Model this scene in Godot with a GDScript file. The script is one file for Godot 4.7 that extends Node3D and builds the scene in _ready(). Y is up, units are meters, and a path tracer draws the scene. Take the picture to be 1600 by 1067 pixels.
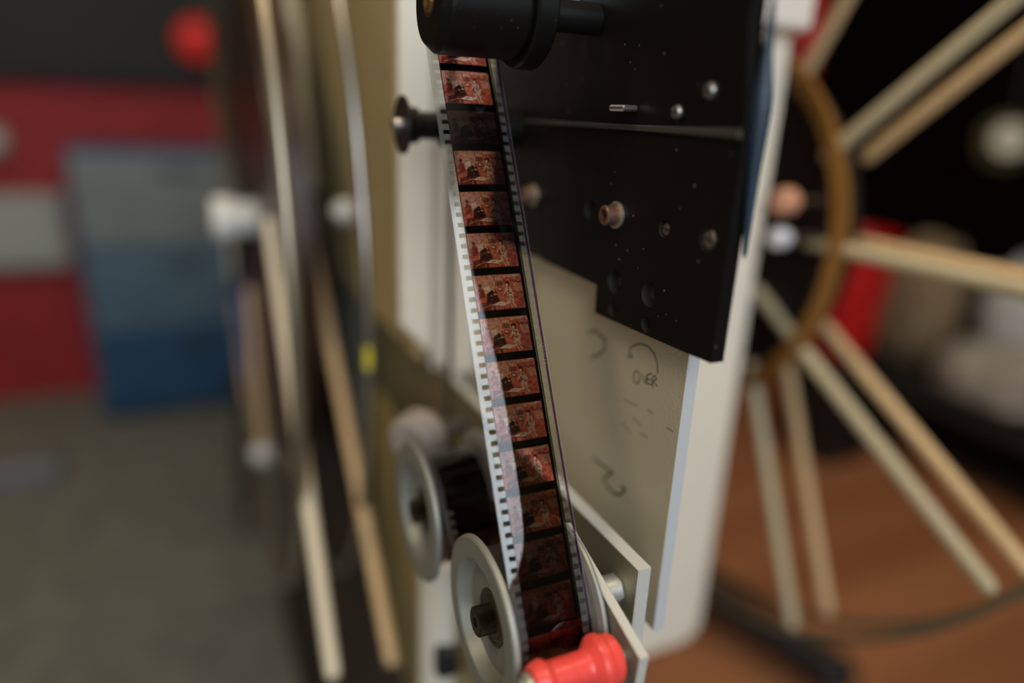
extends Node3D
# A 35 mm film strip running over the rollers of an old projector; metres, y up, floor at y = 0.

const H := 1.15          # height of the middle of the film strip above the floor
const TILT := 0.4779     # lean of the strip: its top is further back
const FILM_W := 0.035
const FRAME := 0.019

var used := {}


# ------------------------------------------------------------------ mesh building
class Shape:
	var v := PackedVector3Array()
	var n := PackedVector3Array()
	var uv := PackedVector2Array()

	func tri(a: Vector3, b: Vector3, c: Vector3, na: Vector3, nb: Vector3, nc: Vector3, ua := Vector2.ZERO, ub := Vector2.ZERO, uc := Vector2.ZERO) -> void:
		if (b - a).cross(c - a).dot(na + nb + nc) > 0.0:   # front faces run clockwise
			v.append_array([a, c, b]); n.append_array([na, nc, nb]); uv.append_array([ua, uc, ub])
		else:
			v.append_array([a, b, c]); n.append_array([na, nb, nc]); uv.append_array([ua, ub, uc])

	func quad(a: Vector3, b: Vector3, c: Vector3, d: Vector3, nn: Vector3) -> void:
		tri(a, b, c, nn, nn, nn)
		tri(a, c, d, nn, nn, nn)

	func flat(a: Vector3, b: Vector3, c: Vector3, d: Vector3, away: Vector3) -> void:
		# a quad whose normal is worked out and turned away from the point «away»
		var nn := (c - a).cross(d - b).normalized()
		if nn.dot((a + b + c + d) * 0.25 - away) < 0.0:
			nn = -nn
		quad(a, b, c, d, nn)

	func box(lo: Vector3, hi: Vector3, ch := 0.0) -> void:
		# a box with chamfered edges
		var m := (lo + hi) * 0.5
		var e := (hi - lo) * 0.5
		var c: float = minf(ch, minf(e.x, minf(e.y, e.z)) * 0.9)
		for ax in 3:
			var u := (ax + 1) % 3
			var w := (ax + 2) % 3
			for s: float in [-1.0, 1.0]:
				var p: Array[Vector3] = []
				for k: Array in [[-1, -1], [1, -1], [1, 1], [-1, 1]]:
					var q := m
					q[ax] += s * e[ax]
					q[u] += float(k[0]) * (e[u] - c)
					q[w] += float(k[1]) * (e[w] - c)
					p.append(q)
				flat(p[0], p[1], p[2], p[3], m)
			if c > 0.0:
				for s1: float in [-1.0, 1.0]:
					for s2: float in [-1.0, 1.0]:
						var p2: Array[Vector3] = []
						for k2: Array in [[-1, 0], [1, 0], [1, 1], [-1, 1]]:
							var q2 := m
							q2[ax] += float(k2[0]) * (e[ax] - c)
							q2[u] += s1 * (e[u] - (0.0 if k2[1] == 0 else c))
							q2[w] += s2 * (e[w] - (c if k2[1] == 0 else 0.0))
							p2.append(q2)
						flat(p2[0], p2[1], p2[2], p2[3], m)
		if c > 0.0:
			for sx: float in [-1.0, 1.0]:
				for sy: float in [-1.0, 1.0]:
					for sz: float in [-1.0, 1.0]:
						var a := m + Vector3(sx * e.x, sy * (e.y - c), sz * (e.z - c))
						var b := m + Vector3(sx * (e.x - c), sy * e.y, sz * (e.z - c))
						var d := m + Vector3(sx * (e.x - c), sy * (e.y - c), sz * e.z)
						var nn := Vector3(sx, sy, sz).normalized()
						tri(a, b, d, nn, nn, nn)

	func lathe(profile: Array, base: Vector3, axis: Vector3, sides := 48) -> void:
		# profile: [distance along the axis, radius]; each stretch is smooth round the axis and creased at its ends
		var ax := axis.normalized()
		var e1 := ax.cross(Vector3.UP if absf(ax.y) < 0.9 else Vector3.RIGHT).normalized()
		var e2 := ax.cross(e1)
		for i in profile.size() - 1:
			var p0: Array = profile[i]
			var p1: Array = profile[i + 1]
			var da: float = p1[0] - p0[0]
			var dr: float = p1[1] - p0[1]
			if absf(da) < 1e-9 and absf(dr) < 1e-9:
				continue
			for k in sides:
				var c0 := TAU * k / sides
				var c1 := TAU * (k + 1) / sides
				var r0 := e1 * cos(c0) + e2 * sin(c0)
				var r1 := e1 * cos(c1) + e2 * sin(c1)
				var n0 := (r0 * da - ax * dr).normalized()
				var n1 := (r1 * da - ax * dr).normalized()
				var a: Vector3 = base + ax * p0[0] + r0 * p0[1]
				var b: Vector3 = base + ax * p0[0] + r1 * p0[1]
				var c: Vector3 = base + ax * p1[0] + r1 * p1[1]
				var d: Vector3 = base + ax * p1[0] + r0 * p1[1]
				if p0[1] > 1e-7:
					tri(a, b, c, n0, n1, n1)
				if p1[1] > 1e-7:
					tri(a, c, d, n0, n1, n0)

	func tube(points: Array, r: float, sides := 12, closed := false) -> void:
		# a round bar along the points, with rounded ends
		var pts := PackedVector3Array(points)
		var m := pts.size()
		var ring := []
		var last := Vector3.ZERO
		for i in m:
			var t := (pts[(i + 1) % m] - pts[(i - 1 + m) % m]) if closed else (pts[mini(i + 1, m - 1)] - pts[maxi(i - 1, 0)])
			t = t.normalized()
			if last == Vector3.ZERO:
				last = t.cross(Vector3.UP if absf(t.y) < 0.9 else Vector3.RIGHT).normalized()
			last = (last - t * last.dot(t)).normalized()
			ring.append([pts[i], last, t.cross(last), t])
		var span := m if closed else m - 1
		for i in span:
			var A: Array = ring[i]
			var B: Array = ring[(i + 1) % m]
			for k in sides:
				var c0 := TAU * k / sides
				var c1 := TAU * (k + 1) / sides
				var a0: Vector3 = A[1] * cos(c0) + A[2] * sin(c0)
				var a1: Vector3 = A[1] * cos(c1) + A[2] * sin(c1)
				var b0: Vector3 = B[1] * cos(c0) + B[2] * sin(c0)
				var b1: Vector3 = B[1] * cos(c1) + B[2] * sin(c1)
				tri(A[0] + a0 * r, A[0] + a1 * r, B[0] + b1 * r, a0, a1, b1)
				tri(A[0] + a0 * r, B[0] + b1 * r, B[0] + b0 * r, a0, b1, b0)
		if not closed:
			for e: Array in [[ring[0], -1.0], [ring[m - 1], 1.0]]:
				var q: Array = e[0]
				var t3: Vector3 = q[3] * e[1]
				lathe([[0.0, r], [r * 0.5, r * 0.866], [r * 0.87, r * 0.5], [r, 0.0]], q[0], t3, sides)

	func slab(outline: Array, x0: float, x1: float, ch := 0.0006, which := 0) -> void:
		# which: 0 the whole plate, 1 its two faces, 2 its edges
		# a plate across the x axis: outline of (z, y) points, its edges chamfered
		var poly := PackedVector2Array(outline)
		if Geometry2D.is_polygon_clockwise(poly):
			poly.reverse()
		var inner := poly
		if ch > 0.0:
			var off := Geometry2D.offset_polygon(poly, -ch, Geometry2D.JOIN_MITER)
			if off.size() == 1 and off[0].size() == poly.size():
				inner = off[0]
				var best := 0
				for k in inner.size():
					if inner[k].distance_to(poly[0]) < inner[best].distance_to(poly[0]):
						best = k
				var turned := PackedVector2Array()
				for k in inner.size():
					turned.append(inner[(best + k) % inner.size()])
				inner = turned
		var fill := Geometry2D.triangulate_polygon(inner)
		for s: float in ([] if which == 2 else [x0, x1]):
			var nn := Vector3(-1.0 if s == x0 else 1.0, 0, 0)
			for k in range(0, fill.size(), 3):
				var a := inner[fill[k]]
				var b := inner[fill[k + 1]]
				var c := inner[fill[k + 2]]
				tri(Vector3(s, a.y, a.x), Vector3(s, b.y, b.x), Vector3(s, c.y, c.x), nn, nn, nn)
		var m := 0 if which == 1 else poly.size()
		for k in m:
			var p := poly[k]
			var q := poly[(k + 1) % m]
			var pi := inner[k]
			var qi := inner[(k + 1) % m]
			var out := Vector3(0, -(q.x - p.x), q.y - p.y).normalized()   # outline runs anticlockwise in (z, y)
			quad(Vector3(x0 + ch, p.y, p.x), Vector3(x0 + ch, q.y, q.x), Vector3(x1 - ch, q.y, q.x), Vector3(x1 - ch, p.y, p.x), out)
			if ch > 0.0:
				quad(Vector3(x0 + ch, p.y, p.x), Vector3(x0 + ch, q.y, q.x), Vector3(x0, qi.y, qi.x), Vector3(x0, pi.y, pi.x), (out + Vector3.LEFT).normalized())
				quad(Vector3(x1 - ch, p.y, p.x), Vector3(x1 - ch, q.y, q.x), Vector3(x1, qi.y, qi.x), Vector3(x1, pi.y, pi.x), (out + Vector3.RIGHT).normalized())

	func swap_xz() -> void:
		for i in v.size():
			v[i] = Vector3(v[i].z, v[i].y, v[i].x)
			n[i] = Vector3(n[i].z, n[i].y, n[i].x)
		for i in range(0, v.size(), 3):
			var a := v[i + 1]
			v[i + 1] = v[i + 2]
			v[i + 2] = a
			var b := n[i + 1]
			n[i + 1] = n[i + 2]
			n[i + 2] = b

	func stroke(points: Array, x: float, w: float) -> void:
		# a drawn line of width w lying on a plate's face at x (points are (y, z)), a hair thick
		for i in points.size() - 1:
			var a := Vector2(points[i][0], points[i][1])
			var b := Vector2(points[i + 1][0], points[i + 1][1])
			var t := (b - a).normalized() * w * 0.4
			var o := Vector2(-t.y, t.x).normalized() * w * 0.5
			a -= t
			b += t
			quad(Vector3(x, (a + o).x, (a + o).y), Vector3(x, (b + o).x, (b + o).y), Vector3(x, (b - o).x, (b - o).y), Vector3(x, (a - o).x, (a - o).y), Vector3.LEFT)

	func mesh() -> ArrayMesh:
		var arrays := []
		arrays.resize(Mesh.ARRAY_MAX)
		arrays[Mesh.ARRAY_VERTEX] = v
		arrays[Mesh.ARRAY_NORMAL] = n
		arrays[Mesh.ARRAY_TEX_UV] = uv
		var am := ArrayMesh.new()
		am.add_surface_from_arrays(Mesh.PRIMITIVE_TRIANGLES, arrays)
		return am


func numbered(called: String) -> String:
	var k: int = used.get(called, 0)
	used[called] = k + 1
	return called if k == 0 else "%s_%03d" % [called, k]


func tag(o: Node, label: String, category: String, group := "", kind := "") -> void:
	o.set_meta("label", label)
	if category:
		o.set_meta("category", category)
	if group:
		o.set_meta("group", group)
	if kind:
		o.set_meta("kind", kind)


func thing(called: String, label: String, category: String, at: Vector3, group := "") -> Node3D:
	var o := Node3D.new()
	o.name = numbered(called)
	add_child(o)
	o.position = at
	tag(o, label, category, group)
	return o


func part(called: String, s: Shape, m: Material, parent: Node3D = self, label := "") -> MeshInstance3D:
	var o := MeshInstance3D.new()
	o.name = numbered(called) if parent == self else called
	o.mesh = s.mesh()
	o.material_override = m
	parent.add_child(o, true)
	if label:
		o.set_meta("label", label)
	return o


func structure(called: String, s: Shape, m: Material, label: String, at := Vector3.ZERO) -> MeshInstance3D:
	var o := part(called, s, m)
	o.position = at
	o.set_meta("label", label)
	o.set_meta("kind", "structure")
	return o


func boxed(lo: Vector3, hi: Vector3, ch := 0.0) -> Shape:
	var s := Shape.new()
	s.box(lo, hi, ch)
	return s


func lathed(profile: Array, base: Vector3, axis: Vector3, sides := 48) -> Shape:
	var s := Shape.new()
	s.lathe(profile, base, axis, sides)
	return s


func plate_parts(outline: Array, x0: float, x1: float, ch: float, face: Material, edge: Material, parent: Node3D) -> void:
	var a := Shape.new()
	a.slab(outline, x0, x1, ch, 1)
	part("plate", a, face, parent)
	var b := Shape.new()
	b.slab(outline, x0, x1, ch, 2)
	part("lit_sawn_edge", b, edge, parent, "sawn edge, paler colour put in for window light")  # paler edge colour stands in for the window light falling on it


func barred(points: Array, r: float, sides := 12, closed := false) -> Shape:
	var s := Shape.new()
	s.tube(points, r, sides, closed)
	return s


# ------------------------------------------------------------------ materials
func mat(c: Color, rough := 0.5, metal := 0.0) -> StandardMaterial3D:
	var m := StandardMaterial3D.new()
	m.albedo_color = c
	m.roughness = rough
	m.metallic = metal
	return m


func rgb(r: int, g: int, b: int) -> Color:
	return Color8(r, g, b)


func noise_tex(frequency: float, lo: Color, hi: Color, s := 1, size := 512, octaves := 4) -> NoiseTexture2D:
	var f := FastNoiseLite.new()
	f.seed = s
	f.frequency = frequency
	f.fractal_octaves = octaves
	var t := NoiseTexture2D.new()
	t.width = size
	t.height = size
	t.seamless = true
	t.noise = f
	var g := Gradient.new()
	g.set_color(0, lo)
	g.set_color(1, hi)
	t.color_ramp = g
	return t


func grained(m: StandardMaterial3D, repeat: float, frequency: float, lo: Color, hi: Color, s := 1) -> StandardMaterial3D:
	m.albedo_texture = noise_tex(frequency, lo, hi, s)
	m.uv1_triplanar = true
	m.uv1_scale = Vector3.ONE * repeat
	return m


func bumped(m: StandardMaterial3D, repeat: float, frequency: float, strength: float, s := 3) -> StandardMaterial3D:
	m.heightmap_enabled = true
	m.heightmap_texture = noise_tex(frequency, Color.BLACK, Color.WHITE, s)
	m.heightmap_scale = strength
	m.uv1_triplanar = true
	m.uv1_scale = Vector3.ONE * repeat
	return m


func dust_image() -> ImageTexture:
	# matt black with small pale specks lying thicker in some places
	var r := RandomNumberGenerator.new()
	r.seed = 41
	var im := Image.create(1024, 1024, false, Image.FORMAT_RGB8)
	im.fill(rgb(15, 14, 12))
	for i in 2600:
		var x := r.randi_range(0, 1023)
		var y := r.randi_range(0, 1023)
		if i % 3:
			x = posmod(int(r.randfn(360.0, 70.0)), 1024)
		var b := r.randf() ** 3
		im.set_pixel(x, y, rgb(15, 14, 12).lerp(rgb(190, 176, 140), 0.12 + 0.85 * b))
		if b > 0.35:
			for k in 3:
				im.set_pixel((x + (k + 1) % 2) % 1024, (y + (k + 1) / 2) % 1024, rgb(170, 156, 122).lerp(rgb(50, 46, 38), 1.0 - b))
	return ImageTexture.create_from_image(im)


# ------------------------------------------------------------------ the print on the film
var pic: Image
var pr := RandomNumberGenerator.new()


func dab(x: int, y: int, c: Color, a: float) -> void:
	if x >= 0 and y >= 0 and x < pic.get_width() and y < pic.get_height():
		pic.set_pixel(x, y, pic.get_pixel(x, y).lerp(c, a))


func poly(points: Array, c: Color, a := 1.0) -> void:
	var p := PackedVector2Array()
	var lo := 1e9
	var hi := -1e9
	for q: Array in points:
		p.append(Vector2(q[0], q[1]) + pen)
		lo = minf(lo, q[1] + pen.y)
		hi = maxf(hi, q[1] + pen.y)
	for y in range(int(lo), int(hi) + 1):
		var cuts := []
		for i in p.size():
			var s := p[i]
			var e := p[(i + 1) % p.size()]
			if (s.y <= y + 0.5) != (e.y <= y + 0.5):
				cuts.append(s.x + (y + 0.5 - s.y) / (e.y - s.y) * (e.x - s.x))
		cuts.sort()
		for k in range(0, cuts.size() - 1, 2):
			for x in range(int(round(cuts[k])), int(round(cuts[k + 1]))):
				dab(x, y, c, a)


func oval(cx: float, cy: float, rx: float, ry: float, c: Color, a := 1.0) -> void:
	var q := []
	for k in 20:
		q.append([cx + rx * cos(TAU * k / 20), cy + ry * sin(TAU * k / 20)])
	poly(q, c, a)


func line(x0: float, y0: float, x1: float, y1: float, w: float, c: Color, a := 1.0) -> void:
	var d := Vector2(x1 - x0, y1 - y0).normalized().orthogonal() * w * 0.5
	poly([[x0 + d.x, y0 + d.y], [x1 + d.x, y1 + d.y], [x1 - d.x, y1 - d.y], [x0 - d.x, y0 - d.y]], c, a)


var pen := Vector2.ZERO


func film_image() -> ImageTexture:
	# four frames of a red-faded print: 512 pixels across the 35 mm, 278 along each 19 mm frame
	pr.seed = 9
	pic = Image.create(512, 1112, false, Image.FORMAT_RGB8)
	pic.fill(rgb(236, 235, 228))
	var black := rgb(10, 8, 7)
	var deep := rgb(92, 27, 23)
	var red := rgb(220, 106, 92)
	var mid := rgb(236, 156, 142)
	var pink := rgb(250, 206, 196)
	var pale := rgb(255, 247, 240)
	pic.fill_rect(Rect2i(70, 0, 372, 1112), black)
	for x: Array in [[428, 3, 225], [436, 2, 190]]:            # the two light lines of the sound track
		pic.fill_rect(Rect2i(x[0], 0, x[1] + 1, 1112), rgb(x[2], x[2], x[2] - 12))
	pic.fill_rect(Rect2i(487, 0, 17, 1112), rgb(128, 84, 132))  # violet edge stripe
	for y in range(0, 1112):
		pic.set_pixel(487 + pr.randi_range(0, 1), y, rgb(160, 130, 165))
	for y0 in range(420, 640, 22):                              # worn edge marks in the stripe
		pic.fill_rect(Rect2i(490, y0, pr.randi_range(3, 8), pr.randi_range(5, 14)), rgb(210, 195, 210))
	for f in 4:
		var sway := sin(f * 1.3) * 2.0
		pen = Vector2(76, f * 278)
		poly([[0, 0], [330, 0], [330, 228], [0, 228]], red)
		poly([[0, 0], [190, 0], [190, 82], [0, 100]], mid)                       # curtains behind
		for k in 11:
			var x := 4.0 + k * 12.5
			poly([[x, 0], [x + 5, 0], [x + 5, 84], [x, 88]], pink, 0.55)
			poly([[x + 8, 0], [x + 10, 0], [x + 10, 86], [x + 8, 88]], deep, 0.45)
		for k in 4:                                                             # window bars
			line(128 + k * 20, 4, 130 + k * 20, 74, 3, pale, 0.7)
			line(128, 8 + k * 18, 196, 10 + k * 18, 3, pale, 0.55)
		poly([[140, 40], [192, 42], [192, 76], [140, 72]], deep, 0.6)
		poly([[200, 6], [322, 2], [324, 16], [202, 21]], pale, 0.85)              # light banner with unreadable marks
		for k in 13:
			poly([[206 + k * 8.5, 8], [211 + k * 8.5, 8], [211 + k * 8.5, 16], [206 + k * 8.5, 16]], red, 0.75)
		for k in 9:                                                             # crowd at the back
			oval(205 + k * 14.0, 42 + pr.randf() * 14, 6, 8, deep, 0.75)
			oval(203 + k * 14.0, 38 + pr.randf() * 14, 3, 4, pink, 0.5)
		poly([[262, 62], [326, 58], [328, 128], [296, 130], [264, 96]], pink, 0.45)
		for k in 4:
			line(264, 66 + k * 14, 322, 62 + k * 14, 5, pale, 0.5)
		poly([[210, 120], [330, 112], [330, 228], [250, 228]], red)
		oval(38, 66, 10, 12, black, 0.7)                                       # seated figures, left
		poly([[22, 80], [52, 78], [60, 140], [16, 150]], deep, 0.55)
		oval(82 + sway, 58, 10, 13, pink)
		poly([[62 + sway, 76], [98 + sway, 70], [104, 118], [64, 124]], pale, 0.9)
		oval(112 + sway, 88, 9, 12, mid)
		poly([[74, 120], [108 + sway, 98], [140 + sway, 112], [152, 176], [62, 186]], black, 0.8)
		oval(128 + sway, 128, 12, 5, pink, 0.9)
		oval(104 + sway, 134, 7, 5, pink, 0.7)
		line(118 + sway, 92, 128, 120, 5, pale, 0.8)
		poly([[150, 78], [182, 80], [184, 112], [152, 110]], deep, 0.7)           # chair at the back
		poly([[154, 86], [178, 88], [180, 104], [156, 102]], pale, 0.8)
		line(160, 110, 158, 140, 4, pink, 0.6)
		line(180, 112, 184, 140, 4, pink, 0.6)
		oval(222 - sway, 64, 14, 15, black, 0.8)                                # woman in a patterned dress
		oval(219 - sway, 72, 9, 11, pale)
		poly([[204 - sway, 88], [240 - sway, 84], [258, 126], [250, 166], [206, 160], [212, 120]], pale, 0.9)
		for k in 26:
			oval(208 + pr.randf() * 44, 92 + pr.randf() * 66, 2.5 + pr.randf() * 3, 2.5 + pr.randf() * 3, red if k % 2 else deep, 0.75)
		line(212 - sway, 100, 182, 136, 7, pale, 0.9)
		poly([[204, 158], [252, 162], [256, 186], [212, 190]], pink, 0.9)
		line(222, 186, 236, 222, 8, pink, 0.9)
		line(240, 186, 262, 220, 9, pale, 0.85)
		line(256, 150, 288, 150, 4, deep, 0.8)
		line(262, 172, 296, 164, 4, pink, 0.6)
		line(284, 164, 290, 196, 3, deep, 0.7)
		poly([[20, 178], [130, 168], [120, 228], [10, 228]], deep, 0.75)
		poly([[96, 196], [150, 178], [226, 186], [176, 206]], pale, 0.95)         # table in front
		poly([[96, 196], [176, 206], [176, 212], [96, 202]], deep, 0.8)
		line(98, 200, 100, 226, 4, pink, 0.8)
		line(176, 210, 180, 227, 4, deep)
		line(30, 212, 100, 192, 4, pink, 0.7)
		oval(160, 190, 18, 4, mid, 0.5)
		# photographic grain and uneven tone
		var mottle := FastNoiseLite.new()
		mottle.seed = 77
		mottle.frequency = 0.022
		mottle.fractal_octaves = 4
		for y in 228:
			for x in 330:
				var g2 := mottle.get_noise_2d(x, y) * 1.5
				dab(x + 76, y + f * 278, deep if g2 < 0.0 else pale, minf(absf(g2) * 0.32, 0.25))
		for y in 228:
			for x in 330:
				var g := pr.randf()
				dab(x + 76, y + f * 278, deep if g < 0.5 else pale, absf(g - 0.5) * 0.34)
		for k in 320:
			oval(pr.randf() * 322 + 2, pr.randf() * 222 + 2, 1.5 + pr.randf() * 4, 1.5 + pr.randf() * 3.5, deep if pr.randf() < 0.55 else pale, 0.16 + 0.25 * pr.randf())
		pen = Vector2.ZERO
	for k in 900:                                                # dust and scratches
		var c := rgb(250, 244, 232) if pr.randf() < 0.7 else black
		var px := pr.randi_range(72, 440)
		var py := pr.randi_range(0, 1111)
		dab(px, py, c, 0.3 + 0.6 * pr.randf())
		if k % 5 == 0:
			dab(px + 1, py, c, 0.6)
			dab(px, py + 1, c, 0.5)
	return ImageTexture.create_from_image(pic)


# ------------------------------------------------------------------ film as a thin perforated ribbon
func film_mesh(path: Callable, s_from: float, s_to: float, phase: float, from_col := 0, to_col := 13) -> Shape:
	# path(s) gives [centre Vector3, across Vector3, front normal Vector3, curl in metres]
	var sh := Shape.new()
	var cols := [-17.5, -15.49, -12.69, -10.4, -8.0, -5.0, -2.0, 2.0, 5.0, 8.0, 10.4, 12.69, 15.49, 17.5]
	var rows := []
	var first := int(floor((s_from - phase) / 0.00475)) - 1
	var count := int((s_to - s_from) / 0.00475) + 3
	for k in count:
		var c := phase + (first + k + 0.5) * 0.00475
		for q: float in [c - 0.00099, c + 0.00099]:
			if q > s_from and q < s_to:
				rows.append([q, q < c])        # True: a hole starts here
	rows.push_front([s_from, false])
	rows.append([s_to, false])
	var half := 0.00007
	var grid := []
	for r: Array in rows:
		var at: Array = path.call(r[0])
		var strip := []
		for u: float in cols:
			var k := u / 17.5
			var curl: float = at[3]
			var slope := -2.0 * curl * k / 0.0175
			var nn: Vector3 = (at[2] - at[1] * slope).normalized()
			var p: Vector3 = at[0] + at[1] * (u * 0.001) - at[2] * (curl * (k * k - 0.4))
			nn = (at[2] + at[1] * (2.0 * curl * k / 0.0175)).normalized()
			strip.append([p + nn * half, p - nn * half, nn, Vector2((u + 17.5) / 35.0, (r[0] - phase - 0.00175) / (FRAME * 4.0))])
		grid.append(strip)
	var hole := func(i: int, j: int) -> bool:
		if i < 0 or j < 0 or i >= rows.size() - 1 or j >= cols.size() - 1:
			return true
		return rows[i][1] and (j == 1 or j == cols.size() - 3)
	for i in rows.size() - 1:
		for j in cols.size() - 1:
			if hole.call(i, j) or j < from_col or j >= to_col:
				continue
			var a: Array = grid[i][j]
			var b: Array = grid[i][j + 1]
			var c: Array = grid[i + 1][j + 1]
			var d: Array = grid[i + 1][j]
			sh.tri(a[0], b[0], c[0], a[2], b[2], c[2], a[3], b[3], c[3])
			sh.tri(a[0], c[0], d[0], a[2], c[2], d[2], a[3], c[3], d[3])
			sh.tri(a[1], b[1], c[1], -a[2], -b[2], -c[2], a[3], b[3], c[3])
			sh.tri(a[1], c[1], d[1], -a[2], -c[2], -d[2], a[3], c[3], d[3])
			for e: Array in [[i - 1, j, a, b], [i + 1, j, d, c], [i, j - 1, a, d], [i, j + 1, b, c]]:
				if hole.call(e[0], e[1]):
					var p: Array = e[2]
					var q: Array = e[3]
					var out: Vector3 = (p[0] + q[0]) * 0.5 - (a[0] + b[0] + c[0] + d[0]) * 0.25
					out = (out - p[2] * out.dot(p[2])).normalized()
					sh.tri(p[0], q[0], q[1], out, out, out, p[3], q[3], q[3])
					sh.tri(p[0], q[1], p[1], out, out, out, p[3], q[3], p[3])
	return sh


const DRUM := Vector2(0.1145, -0.0360)      # (y, z) of the axes, from the strip's middle
const DRUM_R := 0.0207
const ROLLER := Vector2(-0.1425, 0.0380)
const ROLLER_R := 0.0317


func strip_path(s: float) -> Array:
	var n := Vector3(0, sin(TILT), cos(TILT))
	var t := Vector3(0, -cos(TILT), sin(TILT))
	var top := Vector3(0, DRUM.x, DRUM.y).dot(t)
	var low := Vector3(0, ROLLER.x, ROLLER.y).dot(t)
	var p := t * s
	var nn := n
	if s > low:
		var c := t * low - n * ROLLER_R
		var a := minf((s - low) / ROLLER_R, deg_to_rad(165.0))
		nn = n * cos(a) + t * sin(a)
		p = c + nn * ROLLER_R
		var rest := s - low - a * ROLLER_R
		p += (t * cos(a) - n * sin(a)) * rest
	elif s < top:
		var c2 := t * top + n * DRUM_R
		var a2 := minf((top - s) / DRUM_R, deg_to_rad(75.0))
		nn = n * cos(a2) + t * sin(a2)
		p = c2 - nn * DRUM_R
		p += (-t * cos(a2) + n * sin(a2)) * (top - s - a2 * DRUM_R)
	var k := clampf((s - top) / (low - top), 0.0, 1.0)
	var curl := (0.0013 + 0.0011 * smoothstep(0.40, 0.66, k) * smoothstep(1.0, 0.74, k)) * smoothstep(0.0, 0.08, k) * smoothstep(1.0, 0.84, k)
	return [p, Vector3.RIGHT, nn, curl]


const ROLLER_2 := Vector2(-0.1435, -0.0580)


func second_path(s: float) -> Array:
	# over the second roller: up its front, over the top and away to the back
	var c := Vector3(0, ROLLER_2.x, ROLLER_2.y)
	var up := 0.10
	if s < up:
		return [c + Vector3(0, s - up, ROLLER_R), Vector3.RIGHT, Vector3(0, 0, 1), 0.0]
	var a := minf((s - up) / ROLLER_R, PI * 1.05)
	var nn := Vector3(0, sin(a), cos(a))
	return [c + nn * ROLLER_R + Vector3(0, cos(a), -sin(a)) * (s - up - a * ROLLER_R), Vector3.RIGHT, nn, 0.0]


func _ready() -> void:
	# ---------------------------------------------------------------- camera
	var cam := Camera3D.new()
	cam.name = "camera"
	cam.fov = 53.13
	cam.near = 0.02
	cam.far = 60.0
	add_child(cam)
	cam.position = Vector3(-0.1208, H + 0.0708, 0.2655)
	cam.rotation = Vector3(deg_to_rad(-18.353), deg_to_rad(-25.654), deg_to_rad(2.492))
	var lens := CameraAttributesPhysical.new()
	lens.frustum_focal_length = 24.0
	lens.exposure_aperture = 1.4
	lens.frustum_focus_distance = 0.300
	cam.attributes = lens
	cam.fov = 53.13
	cam.current = true

	# ---------------------------------------------------------------- sky, exposure
	var we := WorldEnvironment.new()
	we.name = "environment"
	var env := Environment.new()
	env.background_mode = Environment.BG_SKY
	var sky := Sky.new()
	var sm := ProceduralSkyMaterial.new()
	sm.sky_top_color = Color(0.55, 0.68, 0.86)
	sm.sky_horizon_color = Color(0.82, 0.87, 0.92)
	sm.ground_bottom_color = Color(0.3, 0.3, 0.28)
	sm.ground_horizon_color = Color(0.6, 0.62, 0.62)
	sky.sky_material = sm
	env.sky = sky
	env.tonemap_mode = Environment.TONE_MAPPER_LINEAR
	env.tonemap_exposure = 1.0
	env.sdfgi_enabled = true
	env.ssao_enabled = true
	env.ssil_enabled = true
	we.environment = env
	add_child(we)

	# ---------------------------------------------------------------- daylight through the big window behind the camera
	var win := AreaLight3D.new()
	win.name = "window_daylight"
	win.area_size = Vector2(1.9, 2.1)
	win.light_color = Color(0.93, 0.97, 1.0)
	win.light_energy = 6.6
	win.light_size = 0.5
	win.shadow_enabled = true
	win.set("area_range", 12.0)
	add_child(win)
	win.position = Vector3(-0.5, H + 1.25, 2.16)       # faces -z, into the room

	build_room()
	build_background()
	build_reels()
	build_machine()
	build_rollers()
	build_film()


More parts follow.
